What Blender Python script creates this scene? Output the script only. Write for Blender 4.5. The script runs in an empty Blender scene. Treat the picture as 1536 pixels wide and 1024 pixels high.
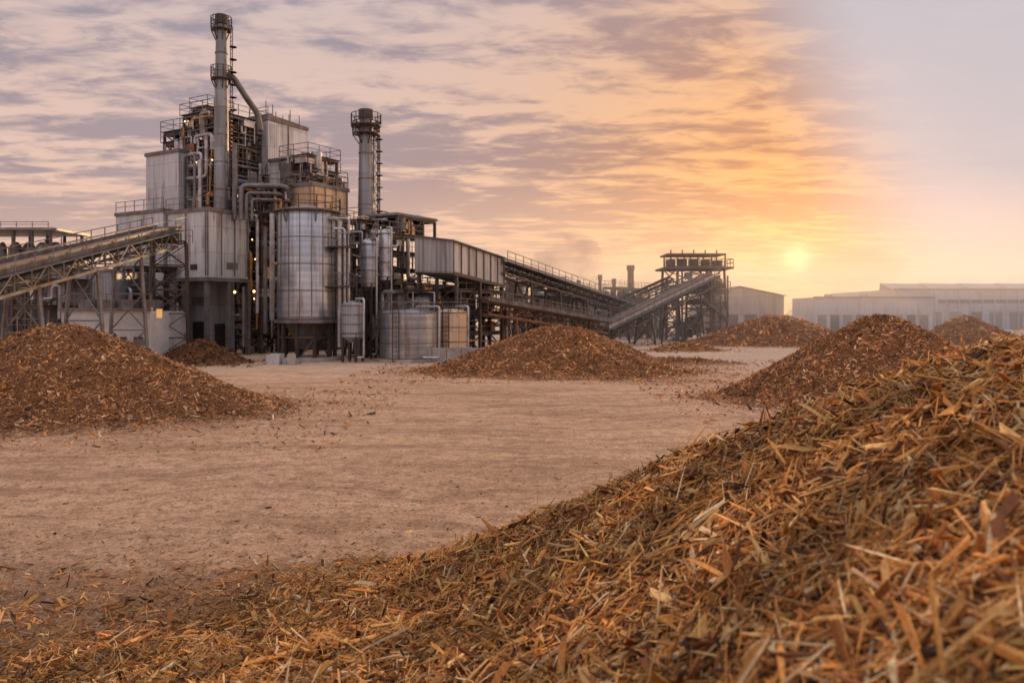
import bpy, math, random
import numpy as np
from mathutils import Vector
random.seed(5)
rng=np.random.default_rng(11)
scene=bpy.context.scene
F=1195.0; HC=4.0; HZ=470.0
def PT(px,py,Y): return Vector(((px-768)/F*Y, Y, HC+(HZ-py)/F*Y))
def XX(px,Y): return (px-768)/F*Y
def ZZ(py,Y): return HC+(HZ-py)/F*Y
# ------------------------------------------------------------ node helper
class NT:
    def __init__(s,tree):
        s.t=tree; s.n=tree.nodes; s.l=tree.links
    def node(s,ty,**kw):
        n=s.n.new(ty)
        for k,v in kw.items(): setattr(n,k,v)
        return n
    def put(s,sock,v):
        if v is None: return
        if isinstance(v,bpy.types.NodeSocket): s.l.new(v,sock)
        else:
            if isinstance(v,(tuple,list)) and len(v)==3 and sock.type=='RGBA': v=(*v,1)
            sock.default_value=v
    def math(s,op,a,b=None,c=None,clamp=False):
        n=s.node('ShaderNodeMath',operation=op,use_clamp=clamp)
        s.put(n.inputs[0],a); s.put(n.inputs[1],b); s.put(n.inputs[2],c)
        return n.outputs[0]
    def vm(s,op,a,b=None):
        n=s.node('ShaderNodeVectorMath',operation=op)
        s.put(n.inputs[0],a); s.put(n.inputs[1],b)
        return n.outputs['Value'] if op in('DOT_PRODUCT','LENGTH') else n.outputs[0]
    def mix(s,f,a,b,mode='MIX'):
        n=s.node('ShaderNodeMix',data_type='RGBA',blend_type=mode)
        s.put(n.inputs[0],f); s.put(n.inputs[6],a); s.put(n.inputs[7],b)
        return n.outputs[2]
    def sstep(s,v,lo,hi,a=0.0,b=1.0):
        n=s.node('ShaderNodeMapRange',interpolation_type='SMOOTHSTEP')
        s.put(n.inputs[0],v); n.inputs[1].default_value=lo; n.inputs[2].default_value=hi
        n.inputs[3].default_value=a; n.inputs[4].default_value=b
        return n.outputs[0]
    def noise(s,vec,scale,detail=4,rough=.55,dist=0.0):
        n=s.node('ShaderNodeTexNoise'); s.put(n.inputs['Vector'],vec)
        n.inputs['Scale'].default_value=scale; n.inputs['Detail'].default_value=detail
        n.inputs['Roughness'].default_value=rough; n.inputs['Distortion'].default_value=dist
        return n.outputs[0]
    def comb(s,x,y,z=0.0):
        n=s.node('ShaderNodeCombineXYZ'); s.put(n.inputs[0],x); s.put(n.inputs[1],y); s.put(n.inputs[2],z); return n.outputs[0]
    def sep(s,v):
        n=s.node('ShaderNodeSeparateXYZ'); s.put(n.inputs[0],v); return n.outputs
    def ramp(s,v,els,interp='LINEAR'):
        n=s.node('ShaderNodeValToRGB'); s.put(n.inputs[0],v); r=n.color_ramp; r.interpolation=interp
        while len(r.elements)<len(els): r.elements.new(.5)
        for e,(p,c) in zip(r.elements,els):
            e.position=p; e.color=(*c,1)
        return n.outputs[0]
    def bump(s,h,strength,dist):
        n=s.node('ShaderNodeBump'); s.put(n.inputs['Height'],h)
        n.inputs['Strength'].default_value=strength; n.inputs['Distance'].default_value=dist
        return n.outputs[0]
def newmat(name):
    m=bpy.data.materials.new(name); m.use_nodes=True
    t=NT(m.node_tree); b=m.node_tree.nodes['Principled BSDF']
    return m,t,b
MATS={}
def mat_plain(name,col,rough=.6,metal=0.0,var=.35,scale=1.2,col2=None,bump=.2):
    m,t,b=newmat(name)
    tc=t.node('ShaderNodeTexCoord').outputs['Object']
    n1=t.noise(tc,scale,5,.6); n2=t.noise(tc,scale*9,3,.6)
    f=t.sstep(n1,.35,.68)
    c2=col2 or tuple(c*(1-var) for c in col)
    c=t.mix(f,col,c2)
    g=t.math('MULTIPLY_ADD',n2,.5,.75)
    c=t.mix(1.0,c,t.comb(g,g,g),'MULTIPLY')
    t.put(b.inputs['Base Color'],c); b.inputs['Metallic'].default_value=metal
    t.put(b.inputs['Roughness'],t.math('MULTIPLY_ADD',n1,.3,rough-.15))
    t.put(b.inputs['Normal'],t.bump(n2,bump,.03))
    MATS[name]=m; return m
def mat_clad(name,col,pitch=.3,panel=2.4,pw=1.1,metal=.35,rough=.42,horizontal=False,dirt=.5,rust=(.22,.12,.07),ribk=.5):
    m,t,b=newmat(name)
    uv=t.node('ShaderNodeTexCoord').outputs['UV']; o=t.sep(uv); u,v=o[0],o[1]
    if horizontal: ru=v
    else: ru=u
    rib=t.math('SINE',t.math('MULTIPLY',ru,2*math.pi/pitch))
    pu=t.math('FLOOR',t.math('DIVIDE',u,pw)); pv=t.math('FLOOR',t.math('DIVIDE',v,panel))
    wn=t.node('ShaderNodeTexWhiteNoise',noise_dimensions='2D'); t.put(wn.inputs['Vector'],t.comb(pu,pv))
    fv=t.math('FRACT',t.math('DIVIDE',v,panel)); fu=t.math('FRACT',t.math('DIVIDE',u,pw))
    seamv=t.sstep(fv,0,.035,1,0); seamu=t.sstep(fu,0,.05,1,0)
    seam=t.math('MAXIMUM',seamv,t.math('MULTIPLY',seamu,.6))
    streak=t.noise(t.comb(t.math('MULTIPLY',u,1.6),t.math('MULTIPLY',v,.12)),1.0,5,.65)
    blot=t.noise(t.comb(u,v),.35,5,.6)
    g=t.math('MULTIPLY_ADD',wn.outputs[0],.34,.78)
    c=t.mix(1.0,col,t.comb(g,g,g),'MULTIPLY')
    d=t.math('MULTIPLY',t.sstep(streak,.42,.72),dirt,clamp=True)
    c=t.mix(d,c,tuple(x*.45 for x in col))
    rf=t.math('MULTIPLY',t.sstep(t.math('ADD',streak,t.math('MULTIPLY',blot,.6)),.82,1.0),.6)
    c=t.mix(rf,c,rust)
    c=t.mix(t.math('MULTIPLY',seam,.6),c,tuple(x*.25 for x in col))
    rr=t.math('MULTIPLY_ADD',rib,.06,.94); c=t.mix(1.0,c,t.comb(rr,rr,rr),'MULTIPLY')
    t.put(b.inputs['Base Color'],c); b.inputs['Metallic'].default_value=metal
    t.put(b.inputs['Roughness'],t.math('MULTIPLY_ADD',blot,.35,rough-.15))
    t.put(b.inputs['Normal'],t.bump(t.math('ADD',t.math('MULTIPLY',rib,ribk),t.math('MULTIPLY',blot,2.0)),.5,.05))
    MATS[name]=m; return m
mat_clad('cladding_light',(.47,.49,.52))
mat_clad('cladding_grey',(.29,.31,.34),pitch=.25)
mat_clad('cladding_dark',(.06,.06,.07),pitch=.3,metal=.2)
mat_clad('cladding_sunset_tint',(.62,.45,.30),pitch=.3,metal=.4)  # warm sunset light on the cladding is put into this base colour
mat_clad('silo_steel',(.34,.36,.39),pitch=.6,panel=1.25,pw=1.9,metal=.8,rough=.34,horizontal=True,dirt=.75,ribk=.1)
mat_clad('stack_steel',(.23,.245,.27),pitch=8,panel=1.8,pw=9,metal=.6,rough=.42,horizontal=True,dirt=.7,ribk=0)
mat_clad('roof_sheet',(.22,.22,.23),pitch=.3,panel=5)
mat_clad('gallery_sheet',(.40,.39,.39),pitch=.5,panel=9,pw=1.2,dirt=.8)
mat_clad('warehouse_sheet',(.33,.33,.38),pitch=.6,panel=3.5,pw=6,metal=.0,rough=.6,dirt=.2)
mat_clad('hazy_sheet',(.42,.34,.29),pitch=.6,panel=3.5,pw=4,metal=.0,rough=.7,dirt=.3)  # distant haze is mixed into the sheet colour
mat_plain('steel_dark',(.038,.037,.042),.5,.3,var=.4,col2=(.08,.048,.03))
mat_plain('steel_mid',(.15,.155,.165),.5,.4,col2=(.11,.075,.055))
mat_plain('steel_light',(.40,.42,.45),.38,.6,col2=(.26,.23,.21))
mat_plain('glint_ochre_metal',(.52,.28,.08),.38,.5,col2=(.28,.14,.05))  # golden colour imitates sunset reflections on scattered pipes and vessels
mat_plain('rusty_steel',(.19,.09,.045),.7,.2,col2=(.09,.05,.03))
mat_plain('far_steel',(.14,.095,.075),.7,.1,var=.3)  # lighter, warmer than near steel: aerial haze put into the colour
mat_plain('concrete',(.32,.29,.27),.85,0,var=.4,scale=.6)
mat_plain('concrete_white',(.44,.43,.43),.8,0,var=.25,scale=.5)
mat_plain('belt_rubber',(.09,.062,.045),.9,0)
mat_plain('grating',(.07,.066,.068),.6,.3)
mat_plain('dark_opening',(.012,.012,.014),.5,0)
mat_plain('treeline',(.08,.065,.06),.9,0,scale=.02)
m,t,b=newmat('window_glass'); b.inputs['Base Color'].default_value=(.03,.035,.045,1); b.inputs['Roughness'].default_value=.12; MATS['window_glass']=m
m,t,b=newmat('lamp_glint_glow'); b.inputs['Base Color'].default_value=(.8,.5,.2,1); b.inputs['Emission Color'].default_value=(1,.5,.14,1); b.inputs['Emission Strength'].default_value=6; MATS['lamp_glint_glow']=m  # shared by the two wall lamps and the added glint beads
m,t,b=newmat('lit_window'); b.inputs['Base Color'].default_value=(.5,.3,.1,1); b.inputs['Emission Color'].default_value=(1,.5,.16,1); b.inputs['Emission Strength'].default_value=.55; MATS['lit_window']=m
# ------------------------------------------------------------ builder
class Builder:
    def __init__(s,name): s.name=name; s.parts={}
    def add(s,part,mat,V,Fc,UV=None,smooth=False):
        key=part+'|'+mat
        d=s.parts.setdefault(key,dict(v=[],f=[],uv=[],sm=[],mat=mat,part=part))
        o=len(d['v']); d['v'].extend(tuple(v) for v in V)
        for i,f in enumerate(Fc):
            d['f'].append(tuple(o+k for k in f))
            d['uv'].extend(UV[i] if UV else [(0,0)]*len(f)); d['sm'].append(smooth)
    def prism(s,part,mat,base,z0,z1,ztops=None,topmat=None):
        n=len(base); zt=ztops or [z1]*n
        V=[(p[0],p[1],z0) for p in base]+[(p[0],p[1],zt[i]) for i,p in enumerate(base)]
        Fc=[];UV=[];u=random.random()*7
        for i in range(n):
            j=(i+1)%n; w=math.hypot(base[j][0]-base[i][0],base[j][1]-base[i][1])
            Fc.append((i,j,n+j,n+i)); UV.append([(u,z0),(u+w,z0),(u+w,zt[j]),(u,zt[i])]); u+=w
        s.add(part,mat,V,Fc,UV)
        T=[tuple(range(n,2*n))]; Bt=[tuple(range(n-1,-1,-1))]
        s.add(part,topmat or mat,V,T+Bt,[[(V[k][0],V[k][1]) for k in T[0]],[(V[k][0],V[k][1]) for k in Bt[0]]])
    def box(s,part,mat,c,size,ax=(1,0)):
        a=Vector((ax[0],ax[1])).normalized(); p=Vector((-a.y,a.x)); c2=Vector((c[0],c[1]))
        hx,hy,hz=size[0]/2,size[1]/2,size[2]/2
        base=[c2-a*hx-p*hy,c2+a*hx-p*hy,c2+a*hx+p*hy,c2-a*hx+p*hy]
        s.prism(part,mat,base,c[2]-hz,c[2]+hz)
    def beam(s,part,mat,p,q,w,h=None):
        p=Vector(p);q=Vector(q);h=h or w; d=q-p
        if d.length<1e-4: return
        d.normalize(); up=Vector((0,0,1)) if abs(d.z)<.95 else Vector((.5,.87,0))
        a=d.cross(up).normalized(); c=a.cross(d).normalized(); a*=w/2; c*=h/2
        V=[p-a-c,p+a-c,p+a+c,p-a+c,q-a-c,q+a-c,q+a+c,q-a+c]
        s.add(part,mat,V,[(0,1,5,4),(1,2,6,5),(2,3,7,6),(3,0,4,7),(3,2,1,0),(4,5,6,7)])
    def tube(s,part,mat,pts,r,n=10):
        pts=[Vector(p) for p in pts]
        if len(pts)>2:
            out=[pts[0]]
            for i in range(1,len(pts)-1):
                a,bb,c=pts[i-1],pts[i],pts[i+1]; e=min(r*2.2,(a-bb).length*.45,(c-bb).length*.45)
                p0=bb+(a-bb).normalized()*e; p1=bb+(c-bb).normalized()*e
                for k in range(4):
                    tt=k/3; out.append(p0*(1-tt)**2+bb*2*tt*(1-tt)+p1*tt*tt)
            out.append(pts[-1]); pts=out
        V=[];Fc=[];UV=[];L=0;prev=None
        for i,p in enumerate(pts):
            d=(pts[min(i+1,len(pts)-1)]-pts[max(i-1,0)])
            if d.length<1e-6: d=Vector((0,0,1))
            d.normalize()
            if prev is None:
                ref=Vector((0,0,1)) if abs(d.z)<.9 else Vector((1,0,0)); a=d.cross(ref).normalized()
            else:
                a=(prev-d*prev.dot(d)).normalized()
            prev=a; c=d.cross(a)
            for k in range(n):
                th=2*math.pi*k/n; V.append(p+a*math.cos(th)*r+c*math.sin(th)*r)
        for i in range(len(pts)-1):
            l=(pts[i+1]-pts[i]).length
            for k in range(n):
                k2=(k+1)%n; Fc.append((i*n+k,i*n+k2,(i+1)*n+k2,(i+1)*n+k))
                u0=k/n*2*math.pi*r;u1=(k+1)/n*2*math.pi*r
                UV.append([(u0,L),(u1,L),(u1,L+l),(u0,L+l)])
            L+=l
        s.add(part,mat,V,Fc,UV,True)
        m=len(pts)-1
        s.add(part,mat,V,[tuple(range(n-1,-1,-1)),tuple(m*n+k for k in range(n))])
    def lathe(s,part,mat,cx,cy,prof,n=32,smooth=True):
        V=[];Fc=[];UV=[]
        for r,z in prof:
            for k in range(n):
                th=2*math.pi*k/n; V.append((cx+r*math.cos(th),cy+r*math.sin(th),z))
        for i in range(len(prof)-1):
            rm=max(prof[i][0],prof[i+1][0]); v0,v1=prof[i][1],prof[i+1][1]
            for k in range(n):
                k2=(k+1)%n; Fc.append((i*n+k,i*n+k2,(i+1)*n+k2,(i+1)*n+k))
                UV.append([(k/n*6.283*rm,v0),((k+1)/n*6.283*rm,v0),((k+1)/n*6.283*rm,v1),(k/n*6.283*rm,v1)])
        s.add(part,mat,V,Fc,UV,smooth)
        m=len(prof)-1
        s.add(part,mat,V,[tuple(range(n-1,-1,-1)),tuple(m*n+k for k in range(n))])
    def rail(s,pts,closed=False,h=1.1,th=.055,mat='steel_mid',part='railings',sp=1.5):
        pts=[Vector(p) for p in pts]
        if closed: pts=pts+[pts[0]]
        for a,c in zip(pts[:-1],pts[1:]):
            L=(c-a).length
            if L<.2: continue
            up=Vector((0,0,1))
            s.beam(part,mat,a+up*h,c+up*h,th); s.beam(part,mat,a+up*h*.52,c+up*h*.52,th*.8)
            k=max(1,int(L/sp))
            for i in range(k+1):
                p=a+(c-a)*i/k; s.beam(part,mat,p,p+up*h,th)
    def ring_platform(s,cx,cy,r0,r1,z,part='ring_platform',mat='steel_dark'):
        s.lathe(part,mat,cx,cy,[(r0,z-.12),(r1,z-.12),(r1,z+.0),(r0,z+.0)],20,False)
        pts=[(cx+r1*math.cos(a*math.pi/6),cy+r1*math.sin(a*math.pi/6),z) for a in range(12)]
        s.rail(pts,True,1.1,.06,'steel_dark')
        for a in range(0,12,2):
            an=a*math.pi/6
            s.beam(part,mat,(cx+r0*math.cos(an),cy+r0*math.sin(an),z-1.1),(cx+r1*math.cos(an),cy+r1*math.sin(an),z-.1),.1)
    def ladder(s,x,y,z0,z1,ax=(1,0),mat='steel_dark'):
        a=Vector((ax[0],ax[1],0)).normalized()*.25; p=Vector((x,y,0))
        for sg in(-1,1): s.beam('ladder',mat,p+a*sg+Vector((0,0,z0)),p+a*sg+Vector((0,0,z1)),.06)
        z=z0
        while z<z1:
            s.beam('ladder',mat,p-a+Vector((0,0,z)),p+a+Vector((0,0,z)),.045); z+=.4
    def finish(s):
        e=bpy.data.objects.new(s.name,None); scene.collection.objects.link(e)
        for k,d in s.parts.items():
            me=bpy.data.meshes.new(s.name+'_'+d['part']); me.from_pydata(d['v'],[],d['f'])
            uv=me.uv_layers.new(name='UVMap'); uv.data.foreach_set('uv',np.array(d['uv'],dtype=np.float32).ravel())
            me.polygons.foreach_set('use_smooth',d['sm'])
            me.materials.append(MATS[d['mat']])
            if any(d['sm']):
                try: me.set_sharp_from_angle(angle=math.radians(40))
                except Exception: pass
            o=bpy.data.objects.new(d['part'],me); scene.collection.objects.link(o); o.parent=e
        return e
TH=math.radians(-30)
E1=Vector((-math.cos(TH),-math.sin(TH)))
E2=Vector((-math.sin(TH),math.cos(TH)))
N1=-E2; N2=-E1
class Blk: pass
def corner(pl,pc,pr,yt,yb,Yc):
    k=Blk(); k.C=Vector((XX(pc,Yc),Yc)); tl=(pl-768)/F; tr=(pr-768)/F
    k.w1=(tl*Yc-k.C.x)/(E1.x-tl*E1.y); k.w2=(tr*Yc-k.C.x)/(E2.x-tr*E2.y)
    k.z1=ZZ(yt,Yc); k.z0=max(ZZ(yb,Yc),0.0) if yb<900 else -.1
    k.L=lambda a,b_,z,k=k: Vector((*(k.C+E1*a+E2*b_),z))
    return k
def cbox(b,part,mat,pl,pc,pr,yt,yb,Yc,roof=True,slope=0.0,depth=None):
    k=corner(pl,pc,pr,yt,yb,Yc)
    if depth: k.w2=depth
    base=[k.C,k.C+E2*k.w2,k.C+E1*k.w1+E2*k.w2,k.C+E1*k.w1]
    zt=[k.z1,k.z1-slope,k.z1-slope,k.z1]
    b.prism(part,mat,base,k.z0,k.z1,zt,'roof_sheet')
    if roof:
        o=.12; C=k.C-E1*o-E2*o
        bs=[C,C+E2*(k.w2+2*o),C+E1*(k.w1+2*o)+E2*(k.w2+2*o),C+E1*(k.w1+2*o)]
        b.prism('roof_trim','steel_mid',bs,k.z1-.13-slope,k.z1+.22,[k.z1+.22,k.z1+.22-slope]+[k.z1+.22-slope,k.z1+.22])
    return k
def on_front(b,k,part,mat,u,z,w,h,t=.08):
    c=k.C+E1*u+N1*(t/2+.003); b.box(part,mat,(c.x,c.y,z),(w,t,h),(E1.x,E1.y))
def on_right(b,k,part,mat,u,z,w,h,t=.08):
    c=k.C+E2*u+N2*(t/2+.003); b.box(part,mat,(c.x,c.y,z),(w,t,h),(E2.x,E2.y))
EQM=['steel_light','steel_mid','glint_ochre_metal','steel_light','rusty_steel','steel_mid','steel_dark','steel_mid','steel_light']
def equip(b,k,z0,z1,n,pipes,s=1.0,rnd=random):
    for i in range(n):
        a=rnd.uniform(.05,.95)*k.w1; c=rnd.uniform(0,.6)*k.w2
        if rnd.random()<.5: a=rnd.uniform(0,.5)*k.w1; c=rnd.uniform(.05,.95)*k.w2
        z=rnd.uniform(z0,z1-.8); m=rnd.choice(EQM); ty=rnd.random(); p=k.L(a,c,z)
        if ty<.35:
            r=rnd.uniform(.22,.6)*s;h=min(rnd.uniform(1,3.2)*s,max(.7,z1+.6-z))
            b.lathe('vessels',m,p.x,p.y,[(r*.3,z-.2*r),(r,z+.25*r),(r,z+h),(r*.7,z+h+.25*r),(r*.2,z+h+.4*r)],16)
        elif ty<.55:
            r=rnd.uniform(.2,.5)*s; L=rnd.uniform(1.2,3)*s; d=(E1 if rnd.random()<.5 else E2); q=Vector((p.x+d.x*L,p.y+d.y*L,z))
            b.tube('vessels',m,[p,q],r,12)
        else:
            b.box('equipment_housings',m,(p.x,p.y,z+.4),(rnd.uniform(.5,1.6)*s,rnd.uniform(.5,1.6)*s,rnd.uniform(.4,1.4)*s),(E1.x,E1.y))
    for i in range(pipes):
        side=rnd.random()<.5
        off=-rnd.uniform(.05,.5)
        A=rnd.uniform(0,1)*k.w1; Bc=rnd.uniform(0,1)*k.w2; z=rnd.uniform(z0,z1); r=rnd.choice([.05,.06,.08,.1,.14,.2])*s
        pts=[k.L(A,off,z) if side else k.L(off,Bc,z)]
        for j in range(rnd.choice([2,3,4])):
            if j%2==0: z=min(z1,max(z0,z+rnd.uniform(-4,4)))
            else:
                A=min(k.w1,max(0,A+rnd.uniform(-4,4))); Bc=min(k.w2,max(0,Bc+rnd.uniform(-4,4)))
            pts.append(k.L(A,off,z) if side else k.L(off,Bc,z))
        pts=[p for i,p in enumerate(pts) if i==0 or (p-pts[i-1]).length>.3]
        if len(pts)>1: b.tube('pipes',rnd.choice(['steel_light','steel_mid','glint_ochre_metal','steel_light','steel_mid']),pts,r,8)
def frame(b,pl,pc,pr,yt,yb,Yc,nlev=4,nx=2,ny=2,eq=10,pipes=8,col=.24,core=None,rails=True,mat='steel_dark',s=1.0,depth=None,brace=.55,sun_glints=0):
    k=corner(pl,pc,pr,yt,yb,Yc)
    if depth: k.w2=depth
    dz=(k.z1-k.z0)/nlev
    for i in range(nx+1):
        for j in range(ny+1):
            a=k.w1*i/nx;c=k.w2*j/ny
            b.beam('steel_columns',mat,k.L(a,c,k.z0),k.L(a,c,k.z1),col)
    for l in range(1,nlev+1):
        z=k.z0+dz*l
        for j in range(ny+1): b.beam('steel_beams',mat,k.L(0,k.w2*j/ny,z),k.L(k.w1,k.w2*j/ny,z),.18,.3)
        for i in range(nx+1): b.beam('steel_beams',mat,k.L(k.w1*i/nx,0,z),k.L(k.w1*i/nx,k.w2,z),.18,.3)
        b.prism('floor_grating','grating',[k.C-E1*.3-E2*.3,k.C-E1*.3+E2*(k.w2+.3),k.C+E1*(k.w1+.3)+E2*(k.w2+.3),k.C+E1*(k.w1+.3)-E2*.3],z+.16,z+.22)
        if rails:
            o=.28
            b.rail([k.L(k.w1+o,-o,z+.2),k.L(-o,-o,z+.2),k.L(-o,k.w2+o,z+.2)],h=1.1)
            if l==nlev: b.rail([k.L(-o,k.w2+o,z+.2),k.L(k.w1+o,k.w2+o,z+.2),k.L(k.w1+o,-o,z+.2)],h=1.1)
    for l in range(nlev):
        z=k.z0+dz*l
        for i in range(nx):
            if random.random()<brace:
                a,c=k.w1*i/nx,k.w1*(i+1)/nx
                b.beam('bracing',mat,k.L(a,0,z),k.L(c,0,z+dz),.11)
                if random.random()<.5: b.beam('bracing',mat,k.L(c,0,z),k.L(a,0,z+dz),.11)
        for j in range(ny):
            if random.random()<brace:
                a,c=k.w2*j/ny,k.w2*(j+1)/ny
                b.beam('bracing',mat,k.L(0,a,z),k.L(0,c,z+dz),.11)
                if random.random()<.5: b.beam('bracing',mat,k.L(0,c,z),k.L(0,a,z+dz),.11)
    if core:
        b.prism('core_walls',core,[k.L(k.w1*.2,k.w2*.3,0).xy,k.L(k.w1*.2,k.w2,0).xy,k.L(k.w1,k.w2,0).xy,k.L(k.w1,k.w2*.3,0).xy],k.z0,k.z1-.3)
    equip(b,k,k.z0,k.z1,eq,pipes,s)
    r2=random.Random(int(pl*7+yt))
    for i in range(sun_glints):  # added glowing beads that imitate sunset glints on the steelwork
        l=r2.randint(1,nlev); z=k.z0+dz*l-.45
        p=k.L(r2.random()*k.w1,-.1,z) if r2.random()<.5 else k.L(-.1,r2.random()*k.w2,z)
        b.lathe('lamp_and_glint','lamp_glint_glow',p.x,p.y,[(.03,p.z-.07),(.075,p.z),(.03,p.z+.07)],8)
    return k
def stair(b,p,q,w=.9,mat='steel_mid'):
    p=Vector(p);q=Vector(q); d=Vector((q.x-p.x,q.y-p.y,0)).normalized(); s=Vector((-d.y,d.x,0))*w/2
    for sg in(-1,1):
        b.beam('stairs',mat,p+s*sg,q+s*sg,.07,.25); b.rail([p+s*sg,q+s*sg],h=1.0,part='stairs')
    n=max(2,int(abs(q.z-p.z)/.22))
    for i in range(n):
        c=p+(q-p)*(i+.5)/n; b.beam('stairs',mat,c-s,c+s,.25,.04)
def lattice(b,cx,cy,w0,w1,z0,z1,n,yaw=0.3,mat='steel_dark',th=.16,part='lattice_tower'):
    def cn(w,z,k):
        a=yaw+math.pi/4+k*math.pi/2; return Vector((cx+w*.707*math.cos(a),cy+w*.707*math.sin(a),z))
    for l in range(n):
        ta,tb=l/n,(l+1)/n; za,zb=z0+(z1-z0)*ta,z0+(z1-z0)*tb; wa,wb=w0+(w1-w0)*ta,w0+(w1-w0)*tb
        for k in range(4):
            b.beam(part,mat,cn(wa,za,k),cn(wb,zb,k),th)
            b.beam(part,mat,cn(wb,zb,k),cn(wb,zb,k+1),th*.7)
            b.beam(part,mat,cn(wa,za,k),cn(wb,zb,k+1),th*.5); b.beam(part,mat,cn(wa,za,k+1),cn(wb,zb,k),th*.5)
def conveyor(b,p,q,w=1.6,d=1.5,mat='steel_dark',belt='belt_rubber',rails=True,supports=(),side_sheet=None,bay=1.8):
    p=Vector(p);q=Vector(q); dr=(q-p); L=dr.length; dr.normalize(); h=Vector((dr.x,dr.y,0)).normalized()
    s=Vector((-h.y,h.x,0))*w/2; up=Vector((0,0,1))
    n=max(2,int(L/bay))
    for sg in(-1,1):
        b.beam('truss',mat,p+s*sg,q+s*sg,.14,.2); b.beam('truss',mat,p+s*sg-up*d,q+s*sg-up*d,.14,.2)
        for i in range(n+1):
            c=p+(q-p)*i/n+s*sg; b.beam('truss',mat,c,c-up*d,.09)
            if i<n:
                c2=p+(q-p)*(i+1)/n+s*sg
                b.beam('truss',mat,c if i%2 else c-up*d,(c2-up*d) if i%2 else c2,.08)
        if side_sheet: b.beam('side_sheet',side_sheet,p+s*sg*1.06+up*.28,q+s*sg*1.06+up*.28,.05,.42)
        if rails: b.rail([p+s*sg*1.45+up*.05,q+s*sg*1.45+up*.05],h=1.05,sp=1.6)
        b.beam('walkway','grating',p+s*sg*1.25+up*.0,q+s*sg*1.25,.55*w/1.6,.06)
    for i in range(n+1):
        c=p+(q-p)*i/n; b.beam('truss',mat,c-s-up*d,c+s-up*d,.08)
        b.beam('idlers','steel_mid',c-s*.9+up*.12,c+s*.9+up*.12,.1)
    b.beam('belt',belt,p+up*.2,q+up*.2,w*.62,.1)
    b.beam('belt_load','rusty_steel',p+up*.3,q+up*.3,w*.35,.14)
    b.beam('return_belt',belt,p-up*.5,q-up*.5,w*.6,.06)
    for t in supports:
        c=p+(q-p)*t-up*d
        if c.z<.5: continue
        f1=c+s*1.6; f2=c-s*1.6; f1.z=0; f2.z=0
        b.beam('trestle',mat,c+s,f1,.2); b.beam('trestle',mat,c-s,f2,.2)
        m=max(1,int(c.z/2.5))
        for i in range(m):
            ta,tb=i/m,(i+1)/m
            a0=f1.lerp(c+s,ta);a1=f1.lerp(c+s,tb);c0=f2.lerp(c-s,ta);c1=f2.lerp(c-s,tb)
            b.beam('trestle',mat,a0,c1,.09); b.beam('trestle',mat,c0,a1,.09); b.beam('trestle',mat,a1,c1,.1)
def fbox(b,part,mat,x0,x1,yt,yb,Y,depth,top='roof_sheet'):
    X0,X1=XX(x0,Y),XX(x1,Y); z1=ZZ(yt,Y); z0=max(0,ZZ(yb,Y))
    if z0<.6: z0=-.05
    b.prism(part,mat,[(X0,Y),(X1,Y),(X1,Y+depth),(X0,Y+depth)],z0,z1,None,top)
    return X0,X1,z0,z1
# ============================================================ BOILER HOUSE
b=Builder('boiler_house')
k1=cbox(b,'walls','cladding_light',219,268,287,226,420,80)
for i in range(3): on_front(b,k1,'louvres','steel_mid',k1.w1*(.25+.25*i),k1.z1-7.2,.9,.5)
on_right(b,k1,'wall_pipes','steel_mid',k1.w2*.5,k1.z1-4,.2,7)
k2=cbox(b,'walls','cladding_light',174,245,262,316,470,79)
k3=cbox(b,'walls','cladding_light',249,310,372,314,416,73)
for i in range(3): on_front(b,k3,'wall_ribs','steel_mid',k3.w1*(.02+.48*i),(k3.z0+k3.z1)/2,.14,k3.z1-k3.z0-.4)
for i in range(4): on_right(b,k3,'wall_ribs','steel_mid',k3.w2*(.02+.32*i),(k3.z0+k3.z1)/2,.1,k3.z1-k3.z0-.4)
on_front(b,k3,'wall_vents','dark_opening',k3.w1*.3,k3.z0+1.0,.9,.5); on_right(b,k3,'wall_vents','steel_mid',k3.w2*.6,k3.z0+1.2,1.2,.6)
b.beam('steel_beams','steel_mid',k3.L(-.2,-.1,k3.z0-.15),k3.L(k3.w1+.2,-.1,k3.z0-.15),.25,.35)
b.beam('steel_beams','steel_mid',k3.L(-.1,-.2,k3.z0-.15),k3.L(-.1,k3.w2+.2,k3.z0-.15),.25,.35)
for a,c in((0,0),(k3.w1,0),(0,k3.w2),(k3.w1*.5,0),(0,k3.w2*.5)): b.beam('steel_columns','steel_mid',k3.L(a+.1,c+.1,-.1),k3.L(a+.1,c+.1,k3.z0),.35)
k4=cbox(b,'lower_walls','cladding_grey',262,312,352,418,999,76.5)
on_front(b,k4,'doors','dark_opening',1.2,1.6,1.8,3.2); on_right(b,k4,'doors','dark_opening',1.6,1.5,1.6,3.0)
on_front(b,k4,'vents','steel_mid',1.4,5.2,1.6,.8)
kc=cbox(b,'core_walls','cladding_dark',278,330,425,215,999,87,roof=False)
k5=cbox(b,'penthouse_walls','cladding_light',374,402,461,174,262,84,slope=.3)
on_right(b,k5,'wall_ribs','steel_mid',k5.w2*.5,k5.z1-2.5,.15,4.6)
on_front(b,k5,'louvres','dark_opening',k5.w1*.5,k5.z1-1.2,1.0,.5)
k6=cbox(b,'mid_walls','cladding_light',404,436,470,238,330,81)
k7=cbox(b,'mid_walls','cladding_sunset_tint',432,468,522,276,318,75.5)
for i in range(4): on_right(b,k7,'wall_ribs','steel_mid',k7.w2*(.05+.3*i),(k7.z0+k7.z1)/2,.1,k7.z1-k7.z0-.3)
b.rail([k7.L(k7.w1,0,k7.z1+.2),k7.L(0,0,k7.z1+.2),k7.L(0,k7.w2,k7.z1+.2)])
frame(b,276,322,402,168,320,79.5,nlev=7,nx=3,ny=4,eq=62,pipes=56,sun_glints=4,col=.2)
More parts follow.
